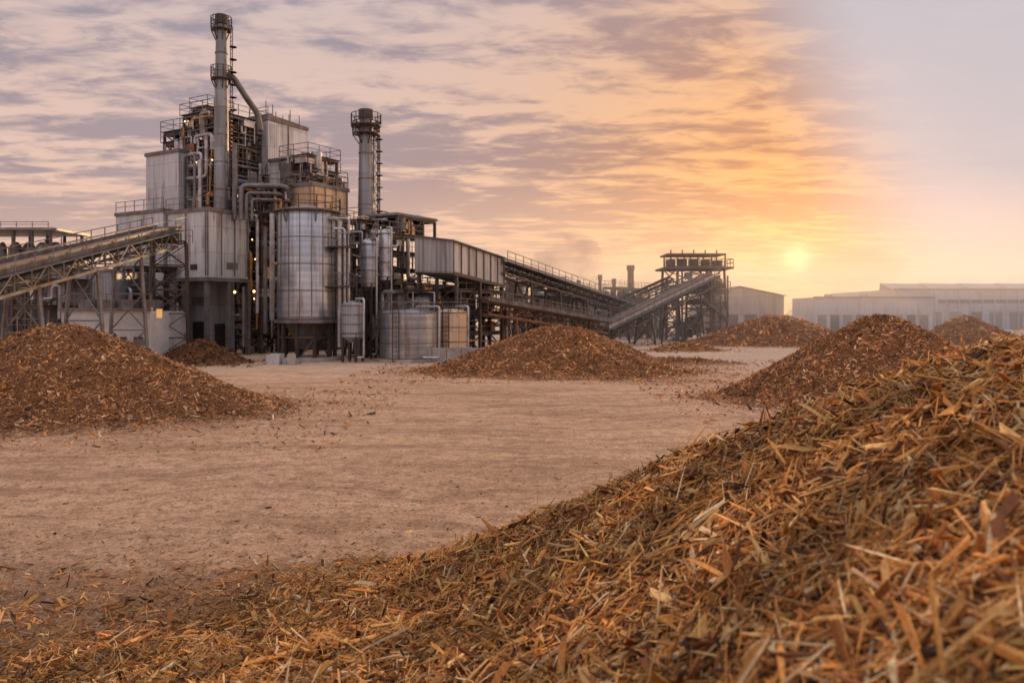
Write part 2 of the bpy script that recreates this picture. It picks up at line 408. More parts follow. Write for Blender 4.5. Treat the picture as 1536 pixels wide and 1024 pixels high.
frame(b,247,280,306,196,228,83,nlev=2,nx=2,ny=1,eq=8,pipes=6)
frame(b,290,312,345,162,200,84,nlev=2,nx=1,ny=1,eq=5,pipes=3)
frame(b,404,445,516,262,330,82,nlev=3,nx=2,ny=3,eq=18,pipes=18,sun_glints=2)
frame(b,372,392,520,322,545,79,nlev=7,nx=1,ny=4,eq=34,pipes=36,core='cladding_dark',sun_glints=3)
frame(b,425,462,505,234,272,80,nlev=2,nx=2,ny=2,eq=18,pipes=16,sun_glints=2)
frame(b,392,425,470,280,318,76,nlev=2,nx=2,ny=2,eq=10,pipes=16)
frame(b,340,366,415,318,545,80,nlev=9,nx=2,ny=2,eq=26,pipes=26,sun_glints=2,col=.2)
b.rail([k3.L(k3.w1,0,k3.z1+.2),k3.L(0,0,k3.z1+.2),k3.L(0,k3.w2,k3.z1+.2)])
b.rail([k2.L(k2.w1,0,k2.z1+.2),k2.L(0,0,k2.z1+.2)])
b.rail([k5.L(k5.w1,0,k5.z1+.2),k5.L(0,0,k5.z1+.2)],h=.8)
for i in range(7):
    p=k5.L(k5.w1*random.random(),k5.w2*random.random(),k5.z1); b.beam('roof_rods','steel_dark',p,p+Vector((0,0,random.uniform(.6,1.8))),.06)
for dx,zz,r in((0,0,.24),(8,-.7,.18),(16,-1.3,.14)):
    p0=PT(362+dx,330,75); z=ZZ(278,75)+zz
    b.tube('pipes','steel_mid',[p0,(p0.x,75,z),(XX(428-dx,75),75.6,z),(XX(428-dx,75),76.4,ZZ(300,75))],r,10)
for i,(x,y0,y1) in enumerate(((292,230,310),(300,240,330),(352,215,330),(386,330,470),(398,340,500),(408,320,480),(365,430,520))):
    p=PT(x,y0,75.5); b.tube('pipes','steel_light' if i%2 else 'steel_mid',[p,(p.x,p.y,ZZ(y1,75.5))],.14+.05*(i%3),8)
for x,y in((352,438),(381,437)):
    p=PT(x,y,73.5); b.lathe('lamp_and_glint','lamp_glint_glow',p.x,p.y,[(.05,p.z-.12),(.13,p.z),(.05,p.z+.12)],8)
b.finish()
# ============================================================ CHIMNEYS
def chimney(name,px,Y,ytop,ybase,r0,r1,capr,ring_y,lat=False,zbase=None):
    b=Builder(name); x=XX(px,Y); zt=ZZ(ytop,Y); zb=ZZ(ybase,Y) if zbase is None else zbase
    b.lathe('shaft','stack_steel',x,Y,[(r0,zb),(r0*.98,zb+(zt-zb)*.45),(r1,zt-2.0),(r1,zt)],28)
    z=zb+1.8
    while z<zt-1.5:
        tt=(z-zb)/(zt-zb); r=r0+(r1-r0)*tt
        b.lathe('flange','steel_mid',x,Y,[(r-.02,z),(r+.06,z+.01),(r+.06,z+.12),(r-.02,z+.13)],28,False); z+=2.6
    b.lathe('cap','steel_dark',x,Y,[(r1,zt-.9),(r1+.09,zt-.85),(r1+.09,zt+.05),(r1-.12,zt+.08),(r1-.12,zt-.2)],28,False)
    for y,pr in ring_y: b.ring_platform(x,Y,r1,pr,ZZ(y,Y))
    b.ladder(x+r0+.35,Y-.1,zb,zt-1,(0,1)); 
    z=zb+1
    while z<zt-2:
        b.lathe('ladder_cage','steel_dark',x+r0+.5,Y-.1,[(.36,z),(.36,z+.05),(.33,z+.05),(.33,z)],8,False); z+=1.2
    return b
Yc=76.0
b=chimney('boiler_chimney',332,Yc,24,314,.66,.50,.6,((44,.95),(118,.95)))
x=XX(332,Yc); 
pts=[(x+.3,Yc,ZZ(112,Yc)),(x+1.0,Yc+.3,ZZ(114,Yc)),(x+1.5,Yc+.8,ZZ(128,Yc)),(x+2.1,Yc+1.6,ZZ(146,Yc)),(x+2.7,Yc+2.4,ZZ(160,Yc)),(x+2.9,Yc+2.6,ZZ(186,Yc))]
b.tube('flue_duct','steel_mid',pts,.3,12)
b.finish()
b=chimney('flue_chimney',549,80,166,999,.86,.66,.8,((188,1.5),(200,1.35)),zbase=0)
lattice(b,XX(564,80),80.4,.6,.6,0,ZZ(202,80),20,0.2,'steel_mid',.07,'ladder_tower')
b.finish()
# ============================================================ SILO
b=Builder('storage_silo'); Y=68.5; cx=XX(461,Y); r=2.48; zt=ZZ(318,Y); zb=ZZ(478,Y)
b.lathe('shell','silo_steel',cx,Y,[(r*.5,zb-.5),(r,zb),(r,zt),(r*.97,zt+.12),(r*.3,zt+.45)],48)
for z in np.linspace(zb+.1,zt-.1,5): b.lathe('hoops','steel_mid',cx,Y,[(r-.01,z),(r+.04,z),(r+.04,z+.07),(r-.01,z+.07)],48,False)
for i in range(16):
    a=i*math.pi/8; b.beam('stiffeners','steel_mid',(cx+(r+.02)*math.cos(a),Y+(r+.02)*math.sin(a),zb+.2),(cx+(r+.02)*math.cos(a),Y+(r+.02)*math.sin(a),zt-.1),.05)
b.ring_platform(cx,Y,r,r+.35,zt+.05,mat='steel_mid')
b.lathe('base_ring','steel_mid',cx,Y,[(r-.1,zb-.35),(r+.3,zb-.35),(r+.3,zb-.05),(r-.1,zb-.05)],36,False)
for i in range(10):
    a=i*math.pi/5+.2; p=Vector((cx+r*.93*math.cos(a),Y+r*.93*math.sin(a),0)); b.beam('legs','steel_dark',p,p+Vector((0,0,zb)),.26)
    a2=a+math.pi/5; q=Vector((cx+r*.93*math.cos(a2),Y+r*.93*math.sin(a2),0))
    b.beam('legs','steel_dark',p+Vector((0,0,2.0)),q+Vector((0,0,2.0)),.14)
    if i%2: b.beam('legs','steel_dark',p,q+Vector((0,0,2.0)),.1)
b.lathe('hopper','steel_mid',cx,Y,[(.5,.9),(r*.8,zb-.3)],24)
b.lathe('plinth','concrete',cx,Y,[(r+.5,-.05),(r+.5,.3)],36,False)
b.ladder(cx+r+.15,Y-.5,1,zt,(0,1))
for dx,yy0,yy1,rr in((r+.5,330,520,.2),(r+.95,345,500,.13),(r+1.3,330,540,.1)):
    b.tube('downpipes','steel_light',[(cx+dx-.9,Y-1.2,ZZ(yy0,Y)),(cx+dx,Y-1.0,ZZ(yy0,Y)),(cx+dx,Y-1.0,max(.1,ZZ(yy1,Y)))],rr,10)
for yy in(372,430):
    z=ZZ(yy,Y); b.box('side_platform','grating',(cx+r+.6,Y-.8,z),(1.9,1.8,.1)); b.rail([(cx+r-.3,Y-1.7,z),(cx+r+1.5,Y-1.7,z),(cx+r+1.5,Y+.1,z)])
b.finish()
# ============================================================ small vessels / tanks
def tank(name,px,Y,rpx,yt,yb,mat='silo_steel',legs=False,dome=.3):
    b=Builder(name); x=XX(px,Y); r=rpx*Y/F; zt=ZZ(yt,Y); zb=ZZ(yb,Y) if legs else -.05
    pr=[(r,zb),(r,zt)] if not legs else [(r*.3,zb-r*.5),(r,zb),(r,zt)]
    b.lathe('shell',mat,x,Y,pr+[(r*.8,zt+dome*.6),(r*.25,zt+dome)],36)
    for z in np.linspace(max(zb,0)+.25,zt-.1,4): b.lathe('hoops','steel_mid',x,Y,[(r-.01,z),(r+.04,z),(r+.04,z+.08),(r-.01,z+.08)],36,False)
    if legs:
        for i in range(4):
            a=i*math.pi/2+.5; p=Vector((x+r*.9*math.cos(a),Y+r*.9*math.sin(a),0)); b.beam('legs','steel_dark',p,p+Vector((0,0,zb+.3)),.18)
    else:
        b.lathe('plinth','concrete',x,Y,[(r+.25,-.05),(r+.25,.22)],36,False)
        b.rail([(x+r*math.cos(a*.524),Y+r*math.sin(a*.524),zt) for a in range(12)],True,.9,.045)
        b.ladder(x-r*.3,Y-r-.12,.1,zt+.6)
    b.tube('pipes','steel_light',[(x+r*.6,Y-r*.9,.4),(x+r*1.15,Y-r*.9,.4),(x+r*1.15,Y-r*.9,zt+.5),(x+r*.3,Y-r*.2,zt+.5)],.09,8)
    b.finish()
tank('process_vessel',529,66,17,457,505,'cladding_grey',True,.25)
tank('water_tank',613,67.5,43,469,999,'silo_steel')
tank('water_tank',677,70,23,468,999,'cladding_sunset_tint')
tank('hopper_vessel',626,74,24,447,475,'silo_steel',True,.5)
tank('process_vessel',553,71,12,366,430,'silo_steel',True,.5)
tank('process_vessel',578,72,9,350,420,'steel_light',True,.4)
# ============================================================ FUEL HANDLING BUILDING / GALLERY
b=Builder('fuel_handling_building')
frame(b,516,548,628,348,545,73,nlev=7,nx=2,ny=3,eq=46,pipes=48,sun_glints=3)
frame(b,516,540,575,332,360,76,nlev=1,nx=1,ny=2,eq=5,pipes=5)
k=frame(b,556,596,652,324,350,77,nlev=1,nx=2,ny=3,eq=7,pipes=3,rails=False)
cbox(b,'canopy_roof','roof_sheet',548,596,656,318,322,76.6,roof=False)
frame(b,560,610,705,437,545,71,nlev=3,nx=2,ny=3,eq=26,pipes=26,sun_glints=2)
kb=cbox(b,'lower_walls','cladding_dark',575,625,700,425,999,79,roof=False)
A=Vector((XX(680,72),72)); w1=(((622-768)/F)*72-A.x)/(E1.x-((622-768)/F)*E1.y)
L1=9.0; zt0=ZZ(362,72); zb0=ZZ(410,72); dzg=-.115
zt1=zt0+dzg*L1; zb1=zb0+dzg*L1*.9
base=[A,A+E2*L1,A+E1*w1+E2*L1,A+E1*w1]
V=[(*base[0],zb0),(*base[1],zb1),(*base[2],zb1),(*base[3],zb0+.2),(*base[0],zt0),(*base[1],zt1),(*base[2],zt1+.7),(*base[3],zt0+.7)]
b.add('gallery_walls','gallery_sheet',V,[(0,1,5,4),(1,2,6,5),(2,3,7,6),(3,0,4,7),(3,2,1,0)],
  [[(0,0),(L1,0),(L1,2.7),(0,2.7)],[(0,0),(w1,0),(w1,3),(0,3)],[(0,0),(L1,0),(L1,2.7),(0,2.7)],[(0,0),(w1,0),(w1,3),(0,3)],[(0,0),(1,0),(1,1),(0,1)]])
up=Vector((0,0,.12))
def ov(i,dx): return Vector(V[i])+up+Vector((*dx,0))
b.add('gallery_roof','roof_sheet',[ov(4,-E1*.3-E2*.3),ov(5,-E1*.3),ov(6,E1*.2),ov(7,E1*.2-E2*.3)]+[ov(4,-E1*.3-E2*.3)-up,ov(5,-E1*.3)-up,ov(6,E1*.2)-up,ov(7,E1*.2-E2*.3)-up],[(0,1,2,3),(7,6,5,4),(0,4,5,1),(3,2,6,7),(0,3,7,4)])
for i in range(8):
    u=L1*i/7; c=A+E2*u+N2*.05; b.beam('wall_ribs','steel_mid',(c.x,c.y,zb0+dzg*u*.9+.05),(c.x,c.y,zt0+dzg*u-.05),.1)
b.beam('wall_ribs','steel_dark',Vector(V[0])+Vector((*N2*.06,0)),Vector(V[1])+Vector((*N2*.06,0)),.15,.3)
for u in(.5,4.5,8.6):
    for s_ in(0,w1*.5,w1-.2):
        c=A+E2*u+E1*s_; b.beam('steel_columns','steel_dark',(c.x,c.y,0),(c.x,c.y,zb0+dzg*u*.9),.26)
    c=A+E2*u; c2=A+E2*u+E1*w1
    for z0_,z1_ in((.5,3.5),(3.5,6.5)):
        b.beam('bracing','steel_dark',(c.x,c.y,z0_),(c2.x,c2.y,z1_),.11); b.beam('bracing','steel_dark',(c2.x,c2.y,z0_),(c.x,c.y,z1_),.11); b.beam('bracing','steel_dark',(c.x,c.y,z1_),(c2.x,c2.y,z1_),.16)
frame(b,632,684,762,436,545,73.5,nlev=3,nx=2,ny=3,eq=20,pipes=16,depth=9)
for i in range(3):
    c=PT(640+i*28,520,66.5); b.box('pallet_walls','concrete',(c.x,c.y,.55),(1.35,.4,1.3-.25*(i%2)))
stair(b,PT(560,505,69),PT(585,455,69.5)); stair(b,PT(540,400,71),PT(565,350,71))
b.finish()
# ============================================================ CONVEYORS
b=Builder('belt_conveyor')
G=A+E1*.6
def gp(u,z): c=G+E2*u; return Vector((c.x,c.y,z))
conveyor(b,gp(L1-.5,ZZ(394,80)),gp(46,ZZ(462,111)),1.8,1.1,side_sheet='gallery_sheet',supports=(.15,.33,.52,.7,.86))
b.finish()
b=Builder('belt_conveyor')
conveyor(b,PT(724,452,76),PT(905,484,92),1.4,1.2,mat='rusty_steel',side_sheet='steel_mid',supports=(.2,.5,.8)); b.finish()
b=Builder('belt_conveyor')
conveyor(b,PT(903,494,95),PT(1066,414,115),2.0,1.3,mat='steel_dark',side_sheet='steel_light',supports=(.35,.6,.82)); b.finish()
b=Builder('belt_conveyor')
p=PT(0,408,47); q=PT(254,346,66); d=(q-p); p2=p-d*.55
conveyor(b,p2,q,2.0,1.25,mat='steel_mid',side_sheet='steel_mid',supports=(.25,.42,.62,.8),bay=1.5)
lattice(b,XX(252,66.5),66.8,3.0,2.6,0,ZZ(362,66),5,.35)
c=PT(252,350,66.5); b.box('head_chute','steel_mid',(c.x,c.y,c.z-.2),(1.6,1.8,1.2),(.9,.3)); b.lathe('head_pulley','steel_dark',c.x+.6,c.y-.2,[(.3,c.z-.4),(.3,c.z+.3)],12)
b.rail([(c.x-1.5,c.y-1.4,ZZ(362,66)),(c.x+1.5,c.y-1.4,ZZ(362,66)),(c.x+1.5,c.y+1.4,ZZ(362,66))])
b.finish()
# ============================================================ LEFT SIDE BUILDINGS
b=Builder('pump_house')
x0,x1,z0,z1=fbox(b,'walls','concrete_white',92,225,466,999,62,7,'concrete')
for i in range(5):
    b.box('windows','window_glass',(x0+1+i*1.25,62-.02,1.9),(.7,.06,.55))
b.box('door','steel_mid',(x1-.8,61.97,1.0),(.9,.08,2.0)); b.box('parapet','steel_mid',((x0+x1)/2,62-.06,z1+.1),(x1-x0+.4,.25,.22))
b.rail([(x0,62.1,z1+.2),(x1,62.1,z1+.2)]); 
for i in range(4): b.box('rooftop_units','steel_mid',(x0+1+i*1.7,64,z1+.5),(1.0,1.0,.8))
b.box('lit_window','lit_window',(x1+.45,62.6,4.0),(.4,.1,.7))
b.finish()
b=Builder('corrugated_shed')
x0,x1,z0,z1=fbox(b,'walls','cladding_grey',70,172,405,999,70,8)
b.box('eaves','steel_mid',((x0+x1)/2,69.95,z1),(x1-x0+.3,.3,.2))
for i in range(6): b.beam('ribs','steel_light',(x0+.3+i*(x1-x0-.6)/5,69.93,2),(x0+.3+i*(x1-x0-.6)/5,69.93,z1-.15),.12)
b.finish()
b=Builder('filter_building')
X0,X1=XX(-90,76),XX(76,76); zr=ZZ(346,76); zd=ZZ(392,76)
b.box('roof','roof_sheet',((X0+X1)/2,79,zr+.15),(X1-X0+1,7,.22))
for i in range(7):
    xx=X0+(X1-X0)*i/6
    for yy in(76,81.5): b.beam('columns','steel_mid',(xx,yy,0),(xx,yy,zr),.22)
    if i<6:
        xn=X0+(X1-X0)*(i+1)/6; b.beam('bracing','steel_mid',(xx,76,0.5),(xn,76,zd-.5),.1); b.beam('bracing','steel_mid',(xn,76,0.5),(xx,76,zd-.5),.1)
b.box('deck','grating',((X0+X1)/2,79,zd),(X1-X0+.6,7,.2)); b.rail([(X0,75.5,zd+.1),(X1+.3,75.5,zd+.1),(X1+.3,82,zd+.1)])
for i in range(8):
    xx=X0+.8+i*1.3; r=random.uniform(.35,.6); b.lathe('filter_vessels',random.choice(['steel_light','steel_mid']),xx,78,[(r,zd),(r,zd+1.6),(r*.4,zd+2.0)],14)
    b.box('equipment','steel_mid',(xx,80,zd+.9),(.9,.9,random.uniform(.8,2)))
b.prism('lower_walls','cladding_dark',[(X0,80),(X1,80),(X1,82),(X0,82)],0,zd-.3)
b.rail([(X0,75.6,zr+.3),(X1,75.6,zr+.3)],h=.5)
b.finish()
b=Builder('pipe_rack')
frame(b,172,212,250,402,560,72,nlev=3,nx=2,ny=1,eq=12,pipes=10,depth=4,sun_glints=1)
frame(b,20,60,90,420,560,66,nlev=3,nx=2,ny=1,eq=6,pipes=5,depth=4)
b.finish()
b=Builder('concrete_block_stack')
for i in range(9):
    c=PT(402+random.uniform(0,50),545,63.5+random.uniform(-1,1)); h=.4+.4*(i%2)
    b.box('block_%d'%i,'concrete_white' if i%3==0 else 'concrete',(c.x+i*.013,c.y,h/2-.02),(random.uniform(.6,1.2),.62+i*.011,h),(1,random.uniform(-.3,.3)))
b.finish()
b=Builder('low_retaining_wall')
for i in range(6):
    x=XX(637,66)+i*1.22; b.box('segment_%d'%i,'concrete',(x,66+.01*i,.55),(1.18,.4,1.2))
b.finish()
# ============================================================ TRANSFER TOWER (right)
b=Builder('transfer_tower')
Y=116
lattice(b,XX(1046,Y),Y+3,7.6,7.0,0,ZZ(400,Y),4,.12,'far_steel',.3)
X0,X1=XX(1000,Y),XX(1094,Y); z=ZZ(402,Y)
b.box('top_deck','far_steel',((X0+X1)/2,Y+3,z),(X1-X0+.8,8,.3)); b.box('mid_deck','far_steel',((X0+X1)/2,Y+3,z-3.2),(X1-X0-.8,7,.25))
b.rail([(X0-.3,Y-1,z+.15),(X1+.3,Y-1,z+.15),(X1+.3,Y+7,z+.15)],h=1.1,th=.09,mat='far_steel')
b.rail([(X0,Y-.6,z-3.1),(X1,Y-.6,z-3.1)],h=1.1,th=.09,mat='far_steel')
for i in range(5):
    xx=X0+.6+(X1-X0-1.2)*i/4; b.beam('head_frame','far_steel',(xx,Y,z),(xx,Y,z+1.9),.2); b.beam('head_frame','far_steel',(xx,Y+5,z),(xx,Y+5,z+1.9),.2)
b.box('head_roof','far_steel',((X0+X1)/2-.3,Y+2.5,z+2.0),(X1-X0-.6,6,.22))
for i in range(5):
    xx=X0+1+i*1.7; b.box('machinery','rusty_steel' if i%2 else 'far_steel',(xx,Y+2,z+.8),(1.1,1.5,random.uniform(.8,1.5)))
    b.beam('top_posts','far_steel',(xx,Y+2,z+2),(xx,Y+2,z+2.8),.16)
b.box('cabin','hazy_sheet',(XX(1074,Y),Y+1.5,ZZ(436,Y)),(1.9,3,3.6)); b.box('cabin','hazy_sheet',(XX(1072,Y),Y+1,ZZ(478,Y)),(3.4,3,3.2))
for i in range(26):
    xx=random.uniform(X0+1,X1-1); zz=random.uniform(1,z-1); b.box('machinery','far_steel' if i%3 else 'hazy_sheet',(xx,Y+random.uniform(0,4),zz),(random.uniform(.5,1.8),1,random.uniform(.4,1.5)))
for i in range(10):
    xx=random.uniform(X0,X1); b.tube('pipes','far_steel',[(xx,Y-.7,0.2),(xx,Y-.7,random.uniform(5,z))],.14,8)
for zz in(2.8,5.6,8):
    b.box('mid_deck','far_steel',((X0+X1)/2,Y+3,zz-.9),(X1-X0-.4,7.4,.2))
stair(b,(X0+.5,Y-1.2,0),(X0+4,Y-1.2,3)); stair(b,(X1-.5,Y-1.2,3),(X1-4,Y-1.2,6))
b.finish()
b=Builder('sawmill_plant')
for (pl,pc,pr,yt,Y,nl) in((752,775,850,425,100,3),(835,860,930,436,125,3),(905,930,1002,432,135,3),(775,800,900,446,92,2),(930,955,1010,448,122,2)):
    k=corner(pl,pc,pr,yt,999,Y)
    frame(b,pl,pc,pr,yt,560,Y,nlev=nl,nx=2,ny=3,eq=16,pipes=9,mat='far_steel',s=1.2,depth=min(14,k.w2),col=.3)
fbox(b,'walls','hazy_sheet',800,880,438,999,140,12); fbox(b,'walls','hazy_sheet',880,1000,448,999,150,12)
fbox(b,'walls','cladding_dark',770,860,455,999,112,6)
for x,yt,r in((946,398,.55),(900,412,.3),(921,418,.3),(812,425,.35),(868,420,.3)):
    X=XX(x,140); b.lathe('stacks','far_steel',X,140,[(r*1.3,0),(r,ZZ(yt,140)-1),(r*1.3,ZZ(yt,140)-.8),(r*1.3,ZZ(yt,140))],14)
conveyor(b,PT(940,446,128),PT(1004,418,120),1.6,1.2,mat='far_steel',rails=False,supports=(.4,.8))
b.finish()
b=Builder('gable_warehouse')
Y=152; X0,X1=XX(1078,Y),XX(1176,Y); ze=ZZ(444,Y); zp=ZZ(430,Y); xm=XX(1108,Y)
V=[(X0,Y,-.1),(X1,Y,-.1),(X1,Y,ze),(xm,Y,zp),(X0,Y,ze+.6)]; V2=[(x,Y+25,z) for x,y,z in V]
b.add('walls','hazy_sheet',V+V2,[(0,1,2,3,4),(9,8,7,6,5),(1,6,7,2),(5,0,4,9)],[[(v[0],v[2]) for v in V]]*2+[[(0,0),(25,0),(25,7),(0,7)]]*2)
b.add('roof','roof_sheet',[(X0-.5,Y-.6,ze+.5),(xm,Y-.6,zp+.15),(X1+.6,Y-.6,ze+.05),(X0-.5,Y+25.6,ze+.5),(xm,Y+25.6,zp+.15),(X1+.6,Y+25.6,ze+.05)],[(0,1,4,3),(1,2,5,4)])
for i in range(3): b.box('doors','far_steel',(X0+2.5+i*3.6,Y-.03,1.9),(2.4,.1,3.8))
b.finish()
b=Builder('long_warehouse')
Y=200; X0,X1=XX(1342,Y),XX(1760,Y); z1=ZZ(434,Y)
b.prism('walls','warehouse_sheet',[(X0,Y),(X1,Y),(X1,Y+40),(X0,Y+40)],-.1,z1,None,'roof_sheet')
n=7
for i in range(n):
    xa=X0+(X1-X0)*i/n; xb=X0+(X1-X0)*(i+1)/n-.05
    b.add('sawtooth_roof','roof_sheet',[(xa,Y+1,z1),(xb,Y+1,z1),(xb,Y+8,z1+1.7),(xa,Y+8,z1+1.9),(xa,Y+8.5,z1),(xb,Y+8.5,z1)],[(0,1,2,3),(3,2,5,4),(0,3,4),(1,5,2)],[[(0,0),(9,0),(9,7),(0,7)],[(0,0),(9,0),(9,2),(0,2)],[(0,0)]*3,[(0,0)]*3])
b.box('fascia','steel_mid',((X0+X1)/2,Y-.1,z1),(X1-X0+.6,.3,.5))
b.box('window_band','window_glass',((X0+X1)/2+4,Y-.04,z1-3.0),(X1-X0-14,.1,.9))
for i in range(12): b.box('loading_doors','steel_mid' if i%3 else 'dark_opening',(X0+5+i*5.1,Y-.05,2.2),(3.2,.12,4.4))
for i in range(22): b.box('wall_columns','warehouse_sheet',(X0+1+i*3,Y-.12,z1/2),(.25,.25,z1-.6))
b.finish()
b=Builder('low_warehouse')
Y=175; X0,X1=XX(1222,Y),XX(1400,Y); z1=ZZ(446,Y)
b.prism('walls','warehouse_sheet',[(X0,Y),(X1,Y),(X1,Y+14),(X0,Y+14)],-.1,z1,None,'roof_sheet')
b.box('fascia','steel_mid',((X0+X1)/2,Y-.1,z1),(X1-X0+.6,.3,.4))
for i in range(9): b.box('bay_openings','dark_opening' if i%2 else 'steel_mid',(X0+1.6+i*2.8,Y-.05,1.9),(1.9,.1,3.6))
for i in range(3): b.box('rooftop_vents','steel_light',(X0+5+i*8,Y+5,z1+.4),(1.4,1.4,.8))
b.finish()
# ============================================================ treeline
V=[];Fc=[];n=400
for i in range(n+1):
    a=-1.1+2.2*i/n; R=520; h=5+3*math.sin(i*.31)+2*math.sin(i*1.13+1)+random.uniform(0,3.5)
    V+= [(R*math.sin(a),R*math.cos(a),-1),(R*math.sin(a),R*math.cos(a),h),((R+14)*math.sin(a),(R+14)*math.cos(a),h*.8)]
for i in range(n): Fc+=[(3*i,3*i+3,3*i+4,3*i+1),(3*i+1,3*i+4,3*i+5,3*i+2)]
me=bpy.data.meshes.new('distant_treeline'); me.from_pydata(V,[],Fc); me.materials.append(MATS['treeline'])
o=bpy.data.objects.new('distant_treeline',me); scene.collection.objects.link(o)
# ============================================================ GROUND
m,t,bs=newmat('yard_dirt')
tc=t.node('ShaderNodeTexCoord').outputs['Object']; o=t.sep(tc); x,y=o[0],o[1]
warp=t.noise(tc,.10,3,.5); yw=t.math('MULTIPLY_ADD',warp,9.0,y); xw=t.math('MULTIPLY_ADD',warp,6.0,x)
streak=t.noise(t.comb(t.math('MULTIPLY',xw,.13),t.math('MULTIPLY',yw,.55)),1.0,9,.72)
streak2=t.noise(t.comb(t.math('MULTIPLY',xw,.6),t.math('MULTIPLY',yw,2.0)),1.0,8,.72)
patch=t.noise(tc,.09,5,.6); mid=t.noise(tc,2.0,9,.8); fine=t.noise(tc,13,5,.85)
vor=t.node('ShaderNodeTexVoronoi'); t.put(vor.inputs['Vector'],tc); vor.inputs['Scale'].default_value=14
c=t.mix(t.sstep(patch,.35,.65),(.66,.41,.245),(.52,.315,.185))
c=t.mix(t.math('MULTIPLY',t.sstep(streak,.46,.60),.55),c,(.30,.165,.095))
c=t.mix(t.math('MULTIPLY',t.sstep(streak2,.50,.62),.5),c,(.76,.51,.33))
c=t.mix(t.math('MULTIPLY',t.sstep(mid,.48,.58),.5),c,(.26,.145,.085))
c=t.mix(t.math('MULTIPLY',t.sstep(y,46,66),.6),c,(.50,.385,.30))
g=t.math('MULTIPLY_ADD',fine,2.4,-.2); c=t.mix(1.0,c,t.comb(g,g,g),'MULTIPLY')
hs=t.sep(vor.outputs['Color'])
c=t.mix(t.math('MULTIPLY',t.math('LESS_THAN',hs[0],.12),t.sstep(vor.outputs['Distance'],.2,.45,.8,0)),c,(.70,.48,.27))
c=t.mix(t.math('MULTIPLY',t.math('GREATER_THAN',hs[1],.83),t.sstep(vor.outputs['Distance'],.2,.45,.85,0)),c,(.11,.06,.035))
t.put(bs.inputs['Base Color'],c); bs.inputs['Roughness'].default_value=.95; bs.inputs['Specular IOR Level'].default_value=.1
hh=t.math('ADD',t.math('MULTIPLY',fine,.9),t.math('ADD',t.math('MULTIPLY',mid,2.0),t.math('ADD',t.math('MULTIPLY',streak,1.2),t.math('MULTIPLY',streak2,.8))))
t.put(bs.inputs['Normal'],t.bump(hh,.85,.09))
MATS['yard_dirt']=m
def axis(fine_lo,fine_hi,step,far):
    a=list(np.arange(fine_lo,fine_hi+1e-6,step)); s=step; v=fine_hi
    while v<far: s*=1.35; v+=s; a.append(v)
    s=step; v=fine_lo; lo=[]
    while v>-far: s*=1.35; v-=s; lo.append(v)
    return np.array(lo[::-1]+a)
def wob(x,y,wl,seed,n=9):
    r=np.random.default_rng(seed); out=np.zeros_like(x)
    for i in range(n):
        a=r.uniform(0,2*math.pi); f=2*math.pi/wl*r.uniform(.6,1.6); out+=np.sin(f*(x*math.cos(a)+y*math.sin(a))+r.uniform(0,6.28))
    return out/n
xs=axis(-40,40,.4,5000); ys=axis(-6,75,.4,5000)
Xg,Yg=np.meshgrid(xs,ys); fade=np.clip(1-(np.hypot(Xg,Yg-30)-60)/40,0,1)
Zg=fade*(.05*wob(Xg,Yg*1.5,6,1)+.03*wob(Xg,Yg,2.2,2)+.015*wob(Xg,Yg,1.1,3))-.03
def grid_faces(nx,ny,off=0):
    i=np.arange(nx-1)[None,:]+nx*np.arange(ny-1)[:,None]; i=i.ravel()+off
    return np.stack([i,i+1,i+nx+1,i+nx],1)
def make_mesh(name,V,Q,cols=None,mats=(),midx=None,smooth=None):
    me=bpy.data.meshes.new(name); me.vertices.add(len(V)); me.vertices.foreach_set('co',V.astype(np.float32).ravel())
    me.loops.add(Q.size); me.loops.foreach_set('vertex_index',Q.astype(np.int32).ravel())
    me.polygons.add(len(Q)); me.polygons.foreach_set('loop_start',(np.arange(len(Q))*4).astype(np.int32))
    for mm in mats: me.materials.append(mm)
    if midx is not None: me.polygons.foreach_set('material_index',midx.astype(np.int32))
    if smooth is not None: me.polygons.foreach_set('use_smooth',smooth)
    me.update(calc_edges=True)
    if cols is not None:
        at=me.attributes.new('chip_color','FLOAT_COLOR','POINT')
        c4=np.ones((len(V),4),np.float32); c4[:,:3]=cols; at.data.foreach_set('color',c4.ravel())
    o=bpy.data.objects.new(name,me); scene.collection.objects.link(o); return o
Q=grid_faces(len(xs),len(ys))
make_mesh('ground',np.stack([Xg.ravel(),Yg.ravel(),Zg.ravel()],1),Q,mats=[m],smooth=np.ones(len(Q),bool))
# ============================================================ CHIPS
m,t,bs=newmat('wood_chips')
at=t.node('ShaderNodeAttribute',attribute_name='chip_color').outputs['Color']
tc=t.node('ShaderNodeTexCoord').outputs['Object']; n=t.noise(tc,45,3,.65); n2=t.noise(tc,.9,4,.6)
g=t.math('MULTIPLY_ADD',n,1.4,.38); c=t.mix(1.0,at,t.comb(g,g,g),'MULTIPLY')
g2=t.sstep(n2,.35,.65,.6,1.2); c=t.mix(1.0,c,t.comb(g2,g2,g2),'MULTIPLY')
t.put(bs.inputs['Base Color'],c); bs.inputs['Roughness'].default_value=.65; bs.inputs['Specular IOR Level'].default_value=.25
bn=t.bump(n,.6,.012); t.put(bs.inputs['Normal'],bn)
tr=t.node('ShaderNodeBsdfTranslucent'); t.put(tr.inputs[0],c); ms=t.node('ShaderNodeMixShader'); ms.inputs[0].default_value=.33
t.l.new(bs.outputs[0],ms.inputs[1]); t.l.new(tr.outputs[0],ms.inputs[2])
om=[q for q in t.n if q.type=='OUTPUT_MATERIAL'][0]; t.l.new(ms.outputs[0],om.inputs[0])
CM=m
m,t,bs=newmat('chip_mulch')
tc=t.node('ShaderNodeTexCoord').outputs['Object']; n=t.noise(tc,14,6,.7); n2=t.noise(tc,60,3,.6)
